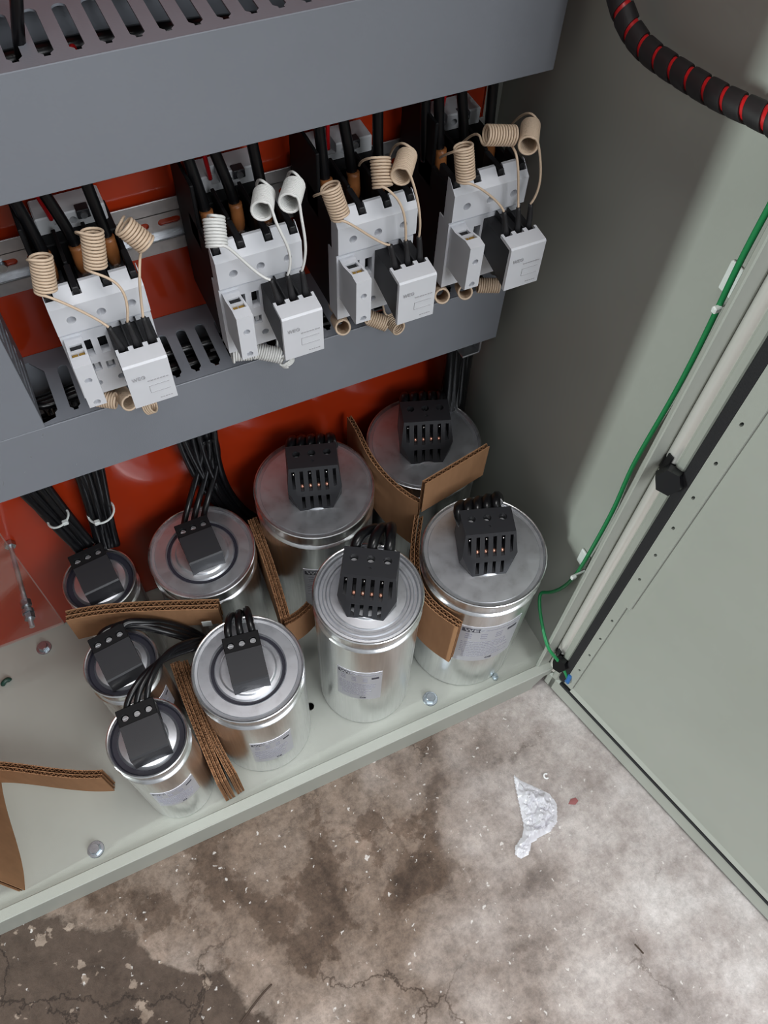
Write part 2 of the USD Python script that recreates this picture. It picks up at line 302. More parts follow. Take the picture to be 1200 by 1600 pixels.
# orange mounting plate with DIN rail
plate = Thing('mounting_plate', 'glossy orange steel mounting plate at the back of the cabinet', 'mounting plate', (-.05, YP, 0))
plate.part('sheet', bev(XL + .01, .371, YP, YP + .0025, .0005, 1.40, .0008), M['orange'])
plate.part('fold', [box(.3695, .371, YP, YB - .001, .0005, 1.40)], M['orange'])
rail = Thing('din_rail', 'galvanised slotted mounting rail running behind the four contactors', 'rail', (.15, YP, .539))
rp = sbox(-.14, .5445, .368, .5715)
for k in range(20): rp = rp.difference(LineString([(-.121 + .0255 * k, .5575), (-.109 + .0255 * k, .5575)]).buffer(.0031, 6))
rail.part('web', plate_y(rp, YP - .0005, .0012), M['zinc'])
for a, b in ((.5335, .5460), (.5700, .5820)):
    rail.part('edge', [bev(-.14, .368, YP - .0075, YP - .0062, a, b, .0003), bev(-.14, .368, YP - .0075, YP - .0005, (b - .0012 if a < .54 else a), (b if a < .54 else a + .0012), .0003)], M['zinc'])
rail.part('screw', [cyl((-.0415, YP - .0015, .5565), (-.0415, YP - .005, .5565), .0042, 20, .0034)], M['bolt'])

# slotted wiring ducts
def slot(cx, y0=.4875, y1=.5345, w=.0086):
    return stadium(cx, y0, y1, w).union(sbox(cx - w / 2, y0, cx + w / 2, y0 + .02)).union(Polygon([(cx - w / 2, y0), (cx + w / 2, y0), (cx + .0019, y0 - .0025), (cx + .0019, y0 - .0045), (cx - .0019, y0 - .0045), (cx - .0019, y0 - .0025)]))
YD = .4750
def duct(name, label, z0, z1, x0, first, skip=(), cut=None, x1=.3705, frontx=None):
    d = Thing(name, label, 'wiring duct', ((x0 + x1) / 2, YD, z0))
    top = sbox(x0, YD + .0006, x1, YP - .0005)
    k = -40
    while k < 60:
        cx = first + .0172 * k; k += 1
        if x0 + .012 < cx < x1 - .004 and k - 1 not in skip: top = top.difference(slot(cx))
    if cut is not None: top = top.difference(cut)
    d.part('slotted_top', plate_z(top, z1 - .0014, .0014), M['duct'])
    d.part('front_cover', [bev(frontx if frontx is not None else x0, x1 + .0008, YD - .0012, YD + .0004, z0, z1 + .0004, .0005)], M['duct'])
    d.part('bottom_flange', [box(frontx if frontx is not None else x0, x1, YD, YD + .016, z0, z0 + .0014)], M['duct'])
    d.part('back_flange', [box(frontx if frontx is not None else x0, x1, YP - .0019, YP - .0004, z0, z1 - .002)], M['duct'])
    return d
upper = duct('wiring_duct', 'wide grey slotted steel wiring duct across the top of the picture', .6625, .7385, -.0575, .0154)
cutp = Polygon([(-.0575, .5475), (-.0545, .5478), (-.0445, .5335), (-.0440, .4885), (-.0465, .4865), (-.0468, .4815), (-.0575, .4790)])
lower = duct('wiring_duct', 'grey slotted steel wiring duct just below the contactors', .3870, .4610, -.0575, .0561, skip=(-6, -7), cut=cutp, frontx=-.34)
for x, z, dx, dz in ((-.062, .4535, .003, .004), (-.078, .4325, .002, .003), (-.108, .411, .003, .0055), (-.0885, .4165, .0008, .0006), (-.048, .405, .0007, .0006)):
    lower.part('bare_scratch', hull([(x - dx, YD - .0010, z - dz), (x + dx, YD - .0010, z + dz), (x + dx + .0005, YD - .0010, z + dz - .0004), (x - dx + .0005, YD - .0010, z - dz - .0004), (x, YD - .00135, z)]), M['zinc'], smooth=False)
lower.part('end_tab', [bev(.3500, .3712, .495, .508, .3430, .3452, .0004), bev(.3690, .3712, .495, .508, .3430, .3900, .0004)], M['zinc'])
vd = Thing('wiring_duct', 'upright grey slotted wiring duct at the left edge of the picture', 'wiring duct', (-.10, YD, .461))
sp = sbox(YD + .0006, .4612, YP - .0005, 1.3)
for k in range(45):
    z = .4785 + .0172 * k; sp = sp.difference(LineString([(.4915, z), (.5305, z)]).buffer(.0043, 6))
vd.part('slotted_side', remap(extr(sp, .0014), lambda a, b, h: (-.0589 + h, a, b)), M['duct'])
vd.part('front_cover', [bev(-.137, -.0570, YD - .0012, YD + .0004, .4616, 1.3, .0005)], M['duct'])
vd.part('slotted_side', remap(extr(sp, .0014), lambda a, b, h: (-.137 + h, a, b)), M['duct'])

# ------------------------------------------------------------------ cables inside ducts
def cable(name, pts, r, m, label, cat='cable', group=None, n=40, sides=9):
    return single(name, tube(spline(pts, n), r, sides), M[m], label, cat, group, smooth=True)
for k, (y, z) in enumerate(((.497, .676), (.512, .69), (.528, .682), (.505, .709), (.522, .712), (.54, .70))):
    cable('duct_cable', [(-.05, y, z), (.1, y + .003, z + .004), (.22, y - .003, z - .003), (.36, y, z)], .0062, 'pvc', 'black cable lying inside the upper slotted duct', 'cable', 'cables lying in the upper duct')
for k, (y, z) in enumerate(((.498, .405), (.513, .42), (.53, .41), (.507, .437), (.525, .439))):
    cable('duct_cable', [(-.010, y, z), (.1, y + .003, z + .003), (.22, y - .003, z - .003), (.36, y, z)], .0062, 'pvc', 'black cable lying inside the lower slotted duct', 'cable', 'cables lying in the lower duct')
for k in range(7):
    x = -.066 - .0105 * k
    z = .449 - .0078 * k; yy = .508 + .012 * (k % 3)
    cable('duct_cable', [(-.018, yy, z), (-.035, yy, z), (x + .010, yy, z), (x + .002, yy, z + .008), (x, yy, z + .03), (x, yy, .60), (x, yy, .80)], .0036, 'pvc', 'black cable turning up into the upright duct', 'cable', 'cables in the upright duct')
cable('control_wire', [(.020, .505, .72), (.0225, .50, .745), (.030, .497, .775), (.034, .50, .84)], .0036, 'pvc', 'black wire coming up out of the second slot of the top duct', 'wire')
cable('control_wire', [(.052, .525, .70), (.0500, .52, .720), (.047, .515, .705)], .0022, 'red', 'short red wire glimpsed inside the third slot of the top duct', 'wire')

# ------------------------------------------------------------------ contactors
COILS = {0: [((-.0103, .452, .6382), (-.0151, .446, .6161), [(-.0012, .436, .6041)]), ((.0241, .452, .6469), (.0192, .446, .6237), [(.0266, .436, .6176), (.0301, .432, .6031)]), ((.0434, .452, .6447), (.0543, .446, .6301), [(.0447, .438, .6203), (.0408, .434, .6059)])],
 1: [((.1024, .455, .6301), (.0983, .442, .6171), [(.1153, .436, .6018)]), ((.1411, .462, .6324), (.1315, .440, .6374), [(.1382, .434, .6331), (.1431, .430, .6150)]), ((.1631, .462, .6327), (.1509, .440, .6376), [(.1565, .434, .6326), (.1568, .430, .6160)])],
 2: [((.1851, .452, .6333), (.1904, .446, .6107), [(.2075, .436, .5966)]), ((.2260, .458, .6397), (.2229, .446, .6251), [(.2293, .436, .6213), (.2350, .432, .6034)]), ((.2492, .462, .6329), (.2334, .440, .6350), [(.2401, .434, .6327), (.2449, .430, .6102)])],
 3: [((.2889, .452, .6371), (.2911, .446, .6126), [(.3075, .436, .6011)]), ((.3081, .455, .6384), (.3318, .452, .6338), [(.3271, .440, .6281), (.3300, .434, .6071)]), ((.3543, .465, .6279), (.3351, .438, .6336), [(.3435, .434, .6287), (.3472, .431, .6071)])]}
LOW = {0: [((-.0118, .460, .4920), (.0019, .452, .4911)), ((.0063, .470, .4800), (.0107, .446, .4905)), ((.0219, .458, .4665), (.0281, .455, .4701))],
 1: [((.1015, .462, .4917), (.1148, .458, .4915)), ((.1197, .460, .4889), (.1386, .452, .4827)), ((.1429, .456, .4736), (.1445, .455, .4691))],
 2: [((.1989, .474, .4809), (.1924, .448, .4973)), ((.2218, .462, .4845), (.2359, .454, .4787)), ((.2457, .466, .4682), (.2477, .452, .4696))],
 3: [((.2958, .474, .4788), (.2849, .448, .4975)), ((.3183, .470, .4786), (.3092, .450, .4911)), ((.3300, .464, .4795), (.3485, .456, .4796))]}
def coil(a, b, lead, R=.0083, w=.00115, gap=1.12, tail=(0, .03, -.02), per=18):
    a, b = np.array(a), np.array(b); L = np.linalg.norm(b - a); d = (b - a) / L
    e = (np.array(lead[0]) - b) if len(lead) else np.array([1.0, -.3, 0]); e = e - d * (e @ d); e /= np.linalg.norm(e); f = np.cross(d, e)
    turns = max(3, round(L / (2 * w * gap))); t = np.linspace(-turns * 2 * np.pi, 0, turns * per)
    h = a + (t / (turns * 2 * np.pi) + 1)[:, None] * (b - a) + R * (np.cos(t)[:, None] * f + np.sin(t)[:, None] * e)
    tg = h[-1] - h[-2]; tg /= np.linalg.norm(tg)
    P = [h]
    if len(lead): P.append(spline([h[-1], h[-1] + tg * .002] + list(lead), 26)[1:])
    if tail is not None:
        q = h[0] + np.array(tail); m = h[0] - (h[1] - h[0]) / np.linalg.norm(h[1] - h[0]) * .004
        P.insert(0, spline([q, m, h[0]], 10)[:-1])
    return tube(np.vstack(P), w, 7)
logo = meshkit.text_mesh('WEG', .0030, .00025, bold=True)
def logo_at(x, y, z, m=None):   # faces -y
    return remap(logo, lambda a, b, h: (x + a, y - h, z + b))
def contactor(i, xl, label, wirem):
    o = np.array([xl, .450, .506]); t = Thing('contactor', label, 'contactor', (xl + .0325, .5, .5), 'capacitor contactors in a row between the ducts')
    def P(name, mesh, m, under=None, smooth=30, label=None):
        v, f = arr(mesh); return t.part(name, trimesh.Trimesh(v + o, f, process=False), M[m], under, smooth, label)
    base = P('base', [bev(.001, .064, .0125, .0965, -.006, .0715, .0008), bev(.001, .064, .062, .0965, .07, .0905, .0008), bev(.0008, .0035, .040, .0965, .07, .1250, .0006), bev(.0008, .0040, .012, .062, .07, .0895, .0006), bev(.0610, .0642, .012, .062, .07, .0895, .0006)], 'void')
    for x in (.0036, .0218, .0424, .0612): P('barrier', bev(x - .0022, x + .0022, .0055, .030, .070, .0985, .0006), 'black')
    for x in (.0218, .0424): P('pole_wall', bev(x - .0014, x + .0014, .030, .066, .070, .1000, .0005), 'void')
    band = tomf(prism_x([(0, .0895), (0, .066), (.0050, .0612), (.0130, .0612), (.0130, .0985), (.0105, .0985)], 0, .065))
    for x in (.0036, .0218, .0424, .0612): band -= box(x - .0032, x + .0032, .0045, .02, .0895, .11)
    for x in (.0121, .0326, .0537): band -= cyl((x, -.01, .0775), (x, .0085, .0775), .0032, 20)
    P('terminal_cover', band, 'white')
    fr = box(.0, .065, .0038, .0115, -.004, .0612) + box(.0, .002, .0038, .020, -.004, .0612) + box(.063, .065, .0038, .020, -.004, .0612)
    for x0, x1, z0, z1 in ((.0040, .0102, .047, .0555), (.0136, .0192, .0360, .0525), (.0240, .0300, .0360, .0520), (.0345, .040, .036, .052), (.0140, .0201, .0200, .0285), (.0238, .0300, .0190, .0270)): fr -= box(x0, x1, 0, .03, z0, z1)
    for x in (.0138, .0315, .052): fr -= cyl((x, -.01, .0078), (x, .009, .0078), .0029, 18)
    P('front_panel', fr, 'white')
    for x in (.0171, .0269): P('window_latch', bev(x - .0017, x + .0017, .0062, .0100, .0195, .0262, .0004), 'offwhite')
    for x in (.0121, .0320, .0550):
        s = P('terminal_screw', [cyl((x, .036, .075), (x, .030, .078), .0040, 18), bev(x - .0055, x + .0055, .034, .056, .0715, .0735, .0004)], 'bolt')
    bb = bev(.012, .0615, .0745, .0975, .0, .1035, .001) - bev(.024, .031, .07, .086, .096, .11, .0003) - cyl((.0375, .06, .0965), (.0375, .082, .0965), .0028, 16)
    rear = P('rear_base', bb, 'offwhite')
    P('coil_terminal', [bev(.041, .050, .0715, .080, .0975, .1045, .0005)], 'grey_black', rear)
    P('coil_terminal', [cyl((.0455, .0715, .101), (.0455, .0700, .101), .0026, 14)], 'zinc', rear)
    # slim auxiliary contact block on the left
    ax = tomf(prism_x([(.0040, .0590), (-.0042, .0586), (-.0200, .0632), (-.0287, .0623), (-.0288, .0206), (-.0262, .0190), (.0040, .0195)], .0020, .0145))
    ax = ax - box(.0040, .0125, -.0105, -.0035, .0560, .07) - box(.0036, .0128, -.0195, -.0135, .0585, .07)
    for z in (.0475, .0245): ax -= cyl((.00825, -.035, z), (.00825, -.024, z), .0026, 16)
    aux = P('auxiliary_block', ax, 'white')
    P('slot_floor', bev(.0042, .0123, -.0103, -.0037, .0555, .0572, .0002), 'black', aux)
    P('contact_tab', [bev(.0038, .0078, -.0192, -.0138, .0580, .0597, .0002), bev(.0086, .0126, -.0192, -.0138, .0580, .0597, .0002)], 'brass', aux)
    # damping-resistor block on the right
    sb = hull([(x, y, z) for x in (.0322, .0628) for y, z in ((.0045, .0572), (-.0385, .0578), (-.0385, .0205), (.0045, .030))])
    sup = P('resistor_block', sb, 'black', smooth=20)
    cp = tomf(prism_x([(-.0232, .0622), (-.0395, .0612), (-.0408, .0598), (-.0411, .0192), (-.0378, .0192), (-.0378, .0582), (-.0232, .0592)], .0318, .0632))
    for x in (.0372, .0475, .0578): cp -= box(x - .0034, x + .0034, -.0268, -.020, .05, .07)
    cap = P('front_cap', cp, 'white', sup)
    P('logo', [logo_at(.0352, -.0411, .0462)], 'logo_grey', sup, smooth=False)
    P('print_line', [box(.0455 + .0022 * k, .0455 + .0022 * k + .0017, -.0413, -.0405, .0425, .0434) for k in range(7)], 'logo_grey', sup, smooth=False)
    P('print_line', [box(.0455, .0600, -.0413, -.0405, z, z + .00025) for z in (.0375, .0305)] + [box(.0455, .0458, -.0413, -.0405, .0305, .0375)], 'logo_grey', sup, smooth=False)
    P('print_line', [box(.0510 + .0019 * k, .0510 + .0019 * k + .0014, -.0413, -.0405, .0228, .0236) for k in range(5)], 'logo_grey', sup, smooth=False)
    wall = P('terminal_wall', [bev(x - .0006, x + .0006, -.023, .003, .057, .0625, .0002) for x in (.0424, .0527)], 'black', sup)
    for k, (a, b, mid) in enumerate(COILS[i]):
        x = (.0372, .0475, .0578)[k]; foot = np.array([x, -.0215, .0590]); top = foot + np.array([(-.004, -.0015, -.001)[k], .002, .0215])
        c = t.part('resistor_coil', coil(a, b, list(mid) + [top + o], R=.0067 if i != 1 else .0068, w=.00095 if i != 1 else .00105, gap=1.12 if i != 1 else 1.0, tail=(.002, .035, -.03)), M[wirem], None, True)
        t.part('end_sleeve', tube(spline([foot + o, (foot + top) / 2 + o + (0, -.0008, 0), top + o], 12), np.linspace(.0027, .0019, 12), 10), M['sleeve'], c, True)
    for a, b in LOW[i]:
        t.part('resistor_coil', coil(a, b, [], R=.0060, w=.00095, gap=1.05, tail=(.001, .02, .012)), M[wirem], None, True)
    return t
CX = (-.0193, .0965, .1900, .2862)
CL = ('leftmost contactor, tan resistor coils, beside the upright duct', 'second contactor from the left, the one with white resistor coils', 'third contactor from the left, tan resistor coils over its left and middle', 'rightmost contactor, tan resistor coils, nearest the cabinet side wall')
for i in range(4): contactor(i, CX[i], CL[i], 'white_wire' if i == 1 else 'tan')
ORD = ('leftmost', 'second', 'third', 'rightmost'); POS = ('left', 'middle', 'right')
for i in range(4):
    for k in range(3):
        x = CX[i] + (.0105, .0325, .0545)[k]
        t = Thing('power_cable', f'thick black cable into the {POS[k]} pole of the {ORD[i]} contactor', 'cable', (x, .50, .58), 'power cables above the contactors')
        dx = (-.006, -.010, -.003)[k] + (.004 if i > 1 else 0)
        t.part('sheath', tube(spline([(x, .497, .598), (x + dx * .3, .501, .622), (x + dx, .505, .655), (x + dx * 1.3, .512, .70)], 24), .0041, 10), M['pvc'], smooth=True)
        t.part('ferrule', tube(spline([(x, .4965, .604), (x, .494, .590), (x, .4925, .583)], 10), np.r_[np.full(6, .0050), .0048, .0045, .004, .0034], 12), M['amber'], smooth=True, label='amber brown insulating ferrule')
        t.part('lug', [bev(x - .0030, x + .0030, .484, .494, .5795, .5835, .0008)], M['zinc'])
    if i == 3: cable('power_cable', [(CX[3] + .003, .505, .590), (CX[3] + .001, .508, .63), (CX[3] - .001, .512, .70)], .0040, 'pvc', 'second black cable crowded at the left pole of the rightmost contactor', 'cable', 'power cables above the contactors')
    xr = CX[i] + .0225
    cable('control_wire', [(xr + .001, .523, .6085), (xr - .001, .518, .625), (xr - .003, .512, .645), (xr + .003, .512, .70)], .0017, 'red', f'thin red wire dropping to the coil terminal of the {ORD[i]} contactor', 'wire', 'red control wires')

# ------------------------------------------------------------------ capacitors
def bend(mesh, c, R, a0, z0):
    return remap(mesh, lambda x, y, d: (c[0] + (R + d) * np.cos(a0 + x / R), c[1] + (R + d) * np.sin(a0 + x / R), z0 + y))
def grid_patch(w, h, d=.0004, n=28):
    xs = np.linspace(-w / 2, w / 2, n); v = []
    for dd in (-.0008, d):
        for y in (0, h): v.append(np.stack([xs, np.full(n, y), np.full(n, dd)], 1))
    v = np.vstack(v); f = []
    A, B, C, D = 0, n, 2 * n, 3 * n
    for k in range(n - 1):
        for p, q in ((C, D), (D, B), (A, C), (B, A)): f += [(p + k, p + k + 1, q + k + 1), (p + k, q + k + 1, q + k)]
    f += [(A, B, D), (A, D, C), (A + n - 1, D + n - 1, B + n - 1), (A + n - 1, C + n - 1, D + n - 1)]
    return trimesh.Trimesh(v, f, process=False)
def bars(rects):
    return join([trimesh.Trimesh(arr(box(a, b, c, d, .0003, .0006))[0], arr(box(a, b, c, d, .0003, .0006))[1]) for a, b, c, d in rects])
def fine_box(a, b, c, d, z0=.0003, z1=.0006, n=6):
    return join([box(a + (b - a) * k / n, a + (b - a) * (k + 1) / n, c, d, z0, z1) for k in range(n)])
def can_label(t, c, R, a_deg, z0, w, h, wide, vented=False):
    a0 = math.radians(a_deg); B = lambda m: bend(m, c, R, a0, z0); rr = np.random.default_rng(int(z0 * 1e5))
    lb = t.part('label', B(grid_patch(w, h)), M['label'], label='silvery printed rating label')
    hx = -w / 2 + w * .03
    t.part('logo_box', B(fine_box(hx, hx + w * .28, h * .865, h * .955)), M['ink'], lb, smooth=False)
    lg = meshkit.text_mesh('WEG', h * .062, .0003, bold=True); v, f = arr(lg)
    v = v * [1.25, 1, 1] + [hx + w * .035, h * .880, .0005]
    t.part('logo', B(trimesh.Trimesh(v, f, process=False)), M['label'], lb, smooth=False)
    x = hx + w * .31; r = []
    while x < w * .46:
        q = w * rr.uniform(.03, .07); r.append((x, min(x + q, w * .48), h * .90, h * .925)); x += q + w * .012
    t.part('print_line', B(bars(r)), M['ink_mid'], lb, smooth=False)
    for col in (.10, .34, .58):
        r = []
        for k in range(3):
            y = h * (.79 - .055 * k); x0 = -w / 2 + w * col
            r += [(x0, x0 + w * .10, y, y + h * .032)]
        t.part('print_column', B(bars(r)), M['ink_mid'], lb, smooth=False)
    t.part('approval_mark', B(fine_box(w * .27, w * .43, h * .77, h * .83, n=4)), M['ink'], lb, smooth=False)
    for k in range(9):
        y = h * (.57 - .052 * k); x = -w / 2 + w * (.06 if k < 6 else .12); r = []; end = w * rr.uniform(.12, .38)
        while x < end:
            q = w * rr.uniform(.02, .09); r.append((x, x + q, y, y + h * .022)); x += q + w * .015
        t.part('print_line', B(bars(r)), M['ink_mid'], lb, smooth=False)
    ce = meshkit.text_mesh('CE', h * .05, .0003, bold=True); v, f = arr(ce)
    t.part('approval_mark', B(trimesh.Trimesh(v + [w * .02, h * .045, .0003], f, process=False)), M['ink'], lb, smooth=False)
def terminal_small(t, c, H, ang):
    pr = tomf(prism_x([(-.0245, .0), (-.0240, .0245), (-.0225, .0262), (.0098, .0275), (.0098, .0)], -.0185, .0185))
    st = bev(-.0187, .0187, .0098, .0278, .0, .0264, .0006)
    for x in (-.0115, 0, .0115): st -= cyl((x, .0180, .018), (x, .0180, .04), .0037, 18); st -= cyl((x, .02, .012), (x, .04, .012), .0034, 14)
    a = math.radians(ang); L = (c[0], c[1], H - .003)
    tb = t.part('terminal_block', place(pr, L, a), M['grey_black'], smooth=25)
    t.part('terminal_strip', place(st, L, a), M['void'], tb, smooth=25)
    for x in (-.0115, 0, .0115):
        t.part('terminal_screw', place(join([cyl((x, .018, .016), (x, .018, .0235), .0030, 14) - box(x - .003, x + .003, .0175, .0185, .0225, .03)]), L, a), M['zinc'], tb)
def terminal_vented(t, c, H, ang, s=1.0):
    P = []
    w = .0275
    P = [(sx * w, .0270, 0) for sx in (-1, 1)] + [(sx * w, .0270, .044) for sx in (-1, 1)] + [(sx * .0262, -.0045, .0465) for sx in (-1, 1)] + [(sx * .0292, -.0165, .0225) for sx in (-1, 1)] + [(sx * .0292, -.0110, 0) for sx in (-1, 1)] + [(sx * .0180, -.0285, 0) for sx in (-1, 1)] + [(sx * .0190, -.0225, .0160) for sx in (-1, 1)]
    b = hull(P)
    for k in range(6): x = (k - 2.5) * .0088; b -= box(x - .0019, x + .0019, -.03, -.0030, .0225, .0432) if k not in (0, 5) else box(x - .0017, x + .0017, -.03, -.0030, .0255, .0432)
    for k in range(4): x = (k - 1.5) * .0088; b -= box(x - .0018, x + .0018, -.04, -.0115, .0025, .0172)
    for x in (-.0165, 0, .0165): b -= cyl((x, .0150, .028), (x, .0150, .06), .0042, 20); b -= cyl((x, .02, .030), (x, .05, .030), .0048, 16)
    b -= cyl((0, .004, .0445), (0, .004, .05), .0016, 10)
    a = math.radians(ang); L = (c[0], c[1], H - .003)
    tb = t.part('terminal_cover', place(b, L, a), M['grey_black'], smooth=18, label='charcoal vented plastic terminal cover')
    for x in (-.0165, 0, .0165): t.part('terminal_screw', place(cyl((x, .0150, .026), (x, .0150, .0365), .0036, 14) - box(x - .0036, x + .0036, .0144, .0156, .035, .04), L, a), M['zinc'], tb)
    for k in (1, 2, 3, 4): x = (k - 2.5) * .0088; t.part('copper_tip', place(hull(arr(trimesh.creation.icosphere(1, .0023))[0] + [x, -.0128, .0248]), L, a), M['copper'], tb)
    for k in (0, 2, 4): x = (k - 2.5) * .0088 + .0005; t.part('screw_tip', place(hull(arr(trimesh.creation.icosphere(1, .0014))[0] + [x, -.0060, .0380]), L, a), M['chrome'], tb)
def capacitor(label, c, R, H, kind, vented, ang, lab=None):
    t = Thing('capacitor', label, 'capacitor', (c[0], c[1], -.002), 'aluminium can capacitors standing on the cabinet bottom')
    z0 = -.002
    pr = [(.0, z0), (R - .004, z0), (R - .0012, z0 + .0012), (R, z0 + .004), (R, H - .0262), (R + .0009, H - .0252), (R + .0013, H - .0238), (R + .0004, H - .0226), (R - .0016, H - .0214), (R - .0018, H - .0060), (R + .0004, H - .0034), (R + .0013, H - .0020), (R + .0012, H - .0006), (R + .0002, H), (R - .0010, H - .0004), (R - .0016, H - .0020), (R - .0022, H - .0035)]
    t.part('can', lathe(pr, (c[0], c[1], 0)), M['can'], smooth=40)
    hz = H - .0035
    if kind == 'plain': lp = [(R - .0020, hz), (R - .0055, hz - .0003), (R - .0062, hz + .0004), (.031, hz + .0006)]
    elif kind == 'ring': lp = [(R - .0020, hz), (R - .0050, hz - .0004), (R - .0058, hz + .0006), (R * .70, hz + .0008), (R * .68, hz - .0004), (R * .67, hz - .0014), (R * .62, hz - .0014), (R * .61, hz - .0004), (R * .59, hz + .0008), (.031, hz + .0010)]
    elif kind == 'steps': lp = [(R - .0020, hz), (R - .0045, hz + .0002), (R - .0060, hz - .0016), (R - .0085, hz - .0016), (R - .0098, hz + .0002), (R - .0120, hz + .0002), (R - .0132, hz - .0014), (R - .0155, hz - .0014), (R - .0168, hz + .0002), (.031, hz + .0008)]
    else: lp = [(R - .0080, hz - .0030), (R - .0095, hz - .0010), (R - .0105, hz + .0002), (.022, hz + .0016)]
    rb = lp[-1][0] - .003; zb = lp[-1][1]
    lp += [(rb + .0016, zb + .0002), (rb + .0008, zb + .0010), (rb, zb + .0018), (rb - .0015, zb + .0022), (0, zb + .0023)]
    ld = t.part('lid', lathe(lp[::-1], (c[0], c[1], 0))if False else lathe(lp, (c[0], c[1], 0)), M['lid'], smooth=25)
    if kind == 'deep': t.part('seal_groove', lathe([(R - .0018, hz + .0005), (R - .0035, hz - .0028), (R - .0082, hz - .0030)], (c[0], c[1], 0)), M['groove'])
    elif kind == 'ring': t.part('seal_groove', lathe([(R * .675, hz - .0010), (R * .667, hz - .00125), (R * .623, hz - .00125), (R * .615, hz - .0010)], (c[0], c[1], 0)), M['groove'], ld)
    (terminal_vented if vented else terminal_small)(t, c, H, ang)
    if lab: can_label(t, c, R, *lab)
    return t
K = dict(FR=(.302, .328), FM=(.165, .326), F2=(.030, .325), F1=(-.084, .299), B4=(.307, .482), B3=(.168, .476), B2=(.031, .474), B1=(-.081, .486), M1=(-.0858, .3845))
capacitor('largest capacitor can in the front right corner, half hidden by cardboard', K['FR'], .066, .235, 'plain', True, -18, (-103, .086, .072, .096, 1))
capacitor('tall capacitor can with vented cap and stepped ring lid in the front row', K['FM'], .0553, .2525, 'steps', True, -31, (-123, .090, .050, .082, 1))
capacitor('ring-lidded capacitor can at the front, between cardboard strip and vented can', K['F2'], .0568, .192, 'ring', False, -8, (-93, .045, .047, .070, 0))
capacitor('small slim capacitor can at the front left, its label facing out', K['F1'], .0385, .1895, 'deep', False, 0, (-88, .066, .047, .056, 0))
capacitor('large capacitor can in the back right corner behind the upright cardboard flap', K['B4'], .0652, .235, 'plain', True, -19)
capacitor('large capacitor can at the back below the lower duct, left of the cardboard divider', K['B3'], .0658, .235, 'plain', True, -17, (-100, .070, .060, .092, 1))
capacitor('ring-lidded capacitor can at the back, under the middle cable bundle', K['B2'], .0576, .192, 'ring', False, 1)
capacitor('small capacitor can at the back left, against the orange plate', K['B1'], .0377, .190, 'deep', False, 6)
capacitor('small capacitor can in the middle of the left column, between two cardboards', K['M1'], .0364, .190, 'deep', False, 7, (-58, .085, .034, .050, 0))

# ------------------------------------------------------------------ leads on the capacitors and cable bundles
def bundle(label, runs, r, group='black cable bundles behind the capacitors', cat='cables'):
    p0 = np.mean([q[-1] for q in runs], 0)
    t = Thing('cable_bundle', label, cat, tuple(p0), group)
    for q in runs: t.part('cable', tube(spline(q, 36), r, 8), M['pvc'], smooth=True)
    return t
def rot(c, ang, p):
    a = math.radians(ang); return (c[0] + math.cos(a) * p[0] - math.sin(a) * p[1], c[1] + math.sin(a) * p[0] + math.cos(a) * p[1], p[2])
def vent_leads(c, ang, H, side, label):
    bundle(label, [[rot(c, ang, q) for q in ((x, .022, H + .026), (x * 1.05, .036, H + .036), (x + side * .012, .047, H + .024), (x + side * .034, .058, H - .03), (x + side * .042, .055, H - .10))] for x in (-.020, -.010, 0, .010, .020)], .0054, 'leads on the capacitors')
vent_leads(K['FR'], -8, .235, .75, 'three black cables looping behind the vented cap of the front right can')
vent_leads(K['B4'], -19, .235, .25, 'three black cables behind the vented cap of the back right can')
vent_leads(K['B3'], -17, .235, .30, 'three black cables behind the vented cap of the back middle can')
bundle('three black cables fanning from the vented cap of the stepped front can', [[(.1790 + d * .86, .350 - d * .52, .279), (.188 + d * .8, .362 - d * .45, .287), (.200 + d * .6, .374 - d * .2, .278), (.214 + d * .35, .388 - d * .1, .245), (.219 + d * .2, .400, .17)] for d in (-.0165, 0, .0165)], .0056, 'leads on the capacitors')
bundle('three black cables arching up behind the ring-lidded front can', [[(.0345 + d, .349 - d * .14, .203), (.037 + d, .364 - d * .1, .213), (.041 + d * .8, .378, .207), (.044 + d * .6, .388, .18), (.045 + d * .5, .392, .12)] for d in (-.0115, 0, .0115)], .0040, 'leads on the capacitors')
bundle('three black cables sweeping right from the small front left can', [[(-.084 + d, .322, .201), (-.078 + d * .9, .333, .212), (-.061 + d * .5, .350, .215), (-.036 + d * .3, .366 + d * .3, .205), (-.010, .374 + d * .4, .185), (.005, .388 + d * .5, .15)] for d in (-.0105, 0, .0105)], .0032, 'leads on the capacitors')
bundle('three black cables leaving the right side of the small middle can', [[(-.088 + d, .408, .201), (-.078 + d, .416, .206), (-.058 + d * .5, .414, .200), (-.035, .405 + d * .5, .188), (-.012, .395 + d * .6, .165), (.003, .39 + d * .4, .12)] for d in (-.011, 0, .011)], .0042, 'leads on the capacitors')
rb = np.random.default_rng(11)
def hang(x0, w0, x1, w1, y0, y1, z1, n, mid=None, ym=.538):
    R_ = []
    for k in range(n):
        u = (k + .5) / n - .5; j = rb.uniform(-.003, .003, 4)
        a = (x0 + u * w0, y0 + j[0], .43); b = (x0 + u * w0 + j[1], y0 + j[1], .385)
        m_ = (mid if mid is not None else (x0 + x1) / 2) + u * (w0 + w1) * .42 + j[2]
        R_.append([a, b, (m_, ym + j[3], (.36 + z1) / 2), (x1 + u * w1, y1 + j[0], z1)])
    return R_
bundle('left slanting strand of black cables down to the back left can', hang(-.106, .040, -.083, .018, .535, .521, .205, 8, -.097), .0040)
bundle('thick straight strand of black cables right of the slanting one', hang(-.043, .032, -.062, .022, .534, .523, .190, 8, -.050), .0042)
bundle('fanned black cables dropping behind the back ring-lidded can', hang(.070, .050, .098, .022, .534, .528, .13, 11, .068), .0036)
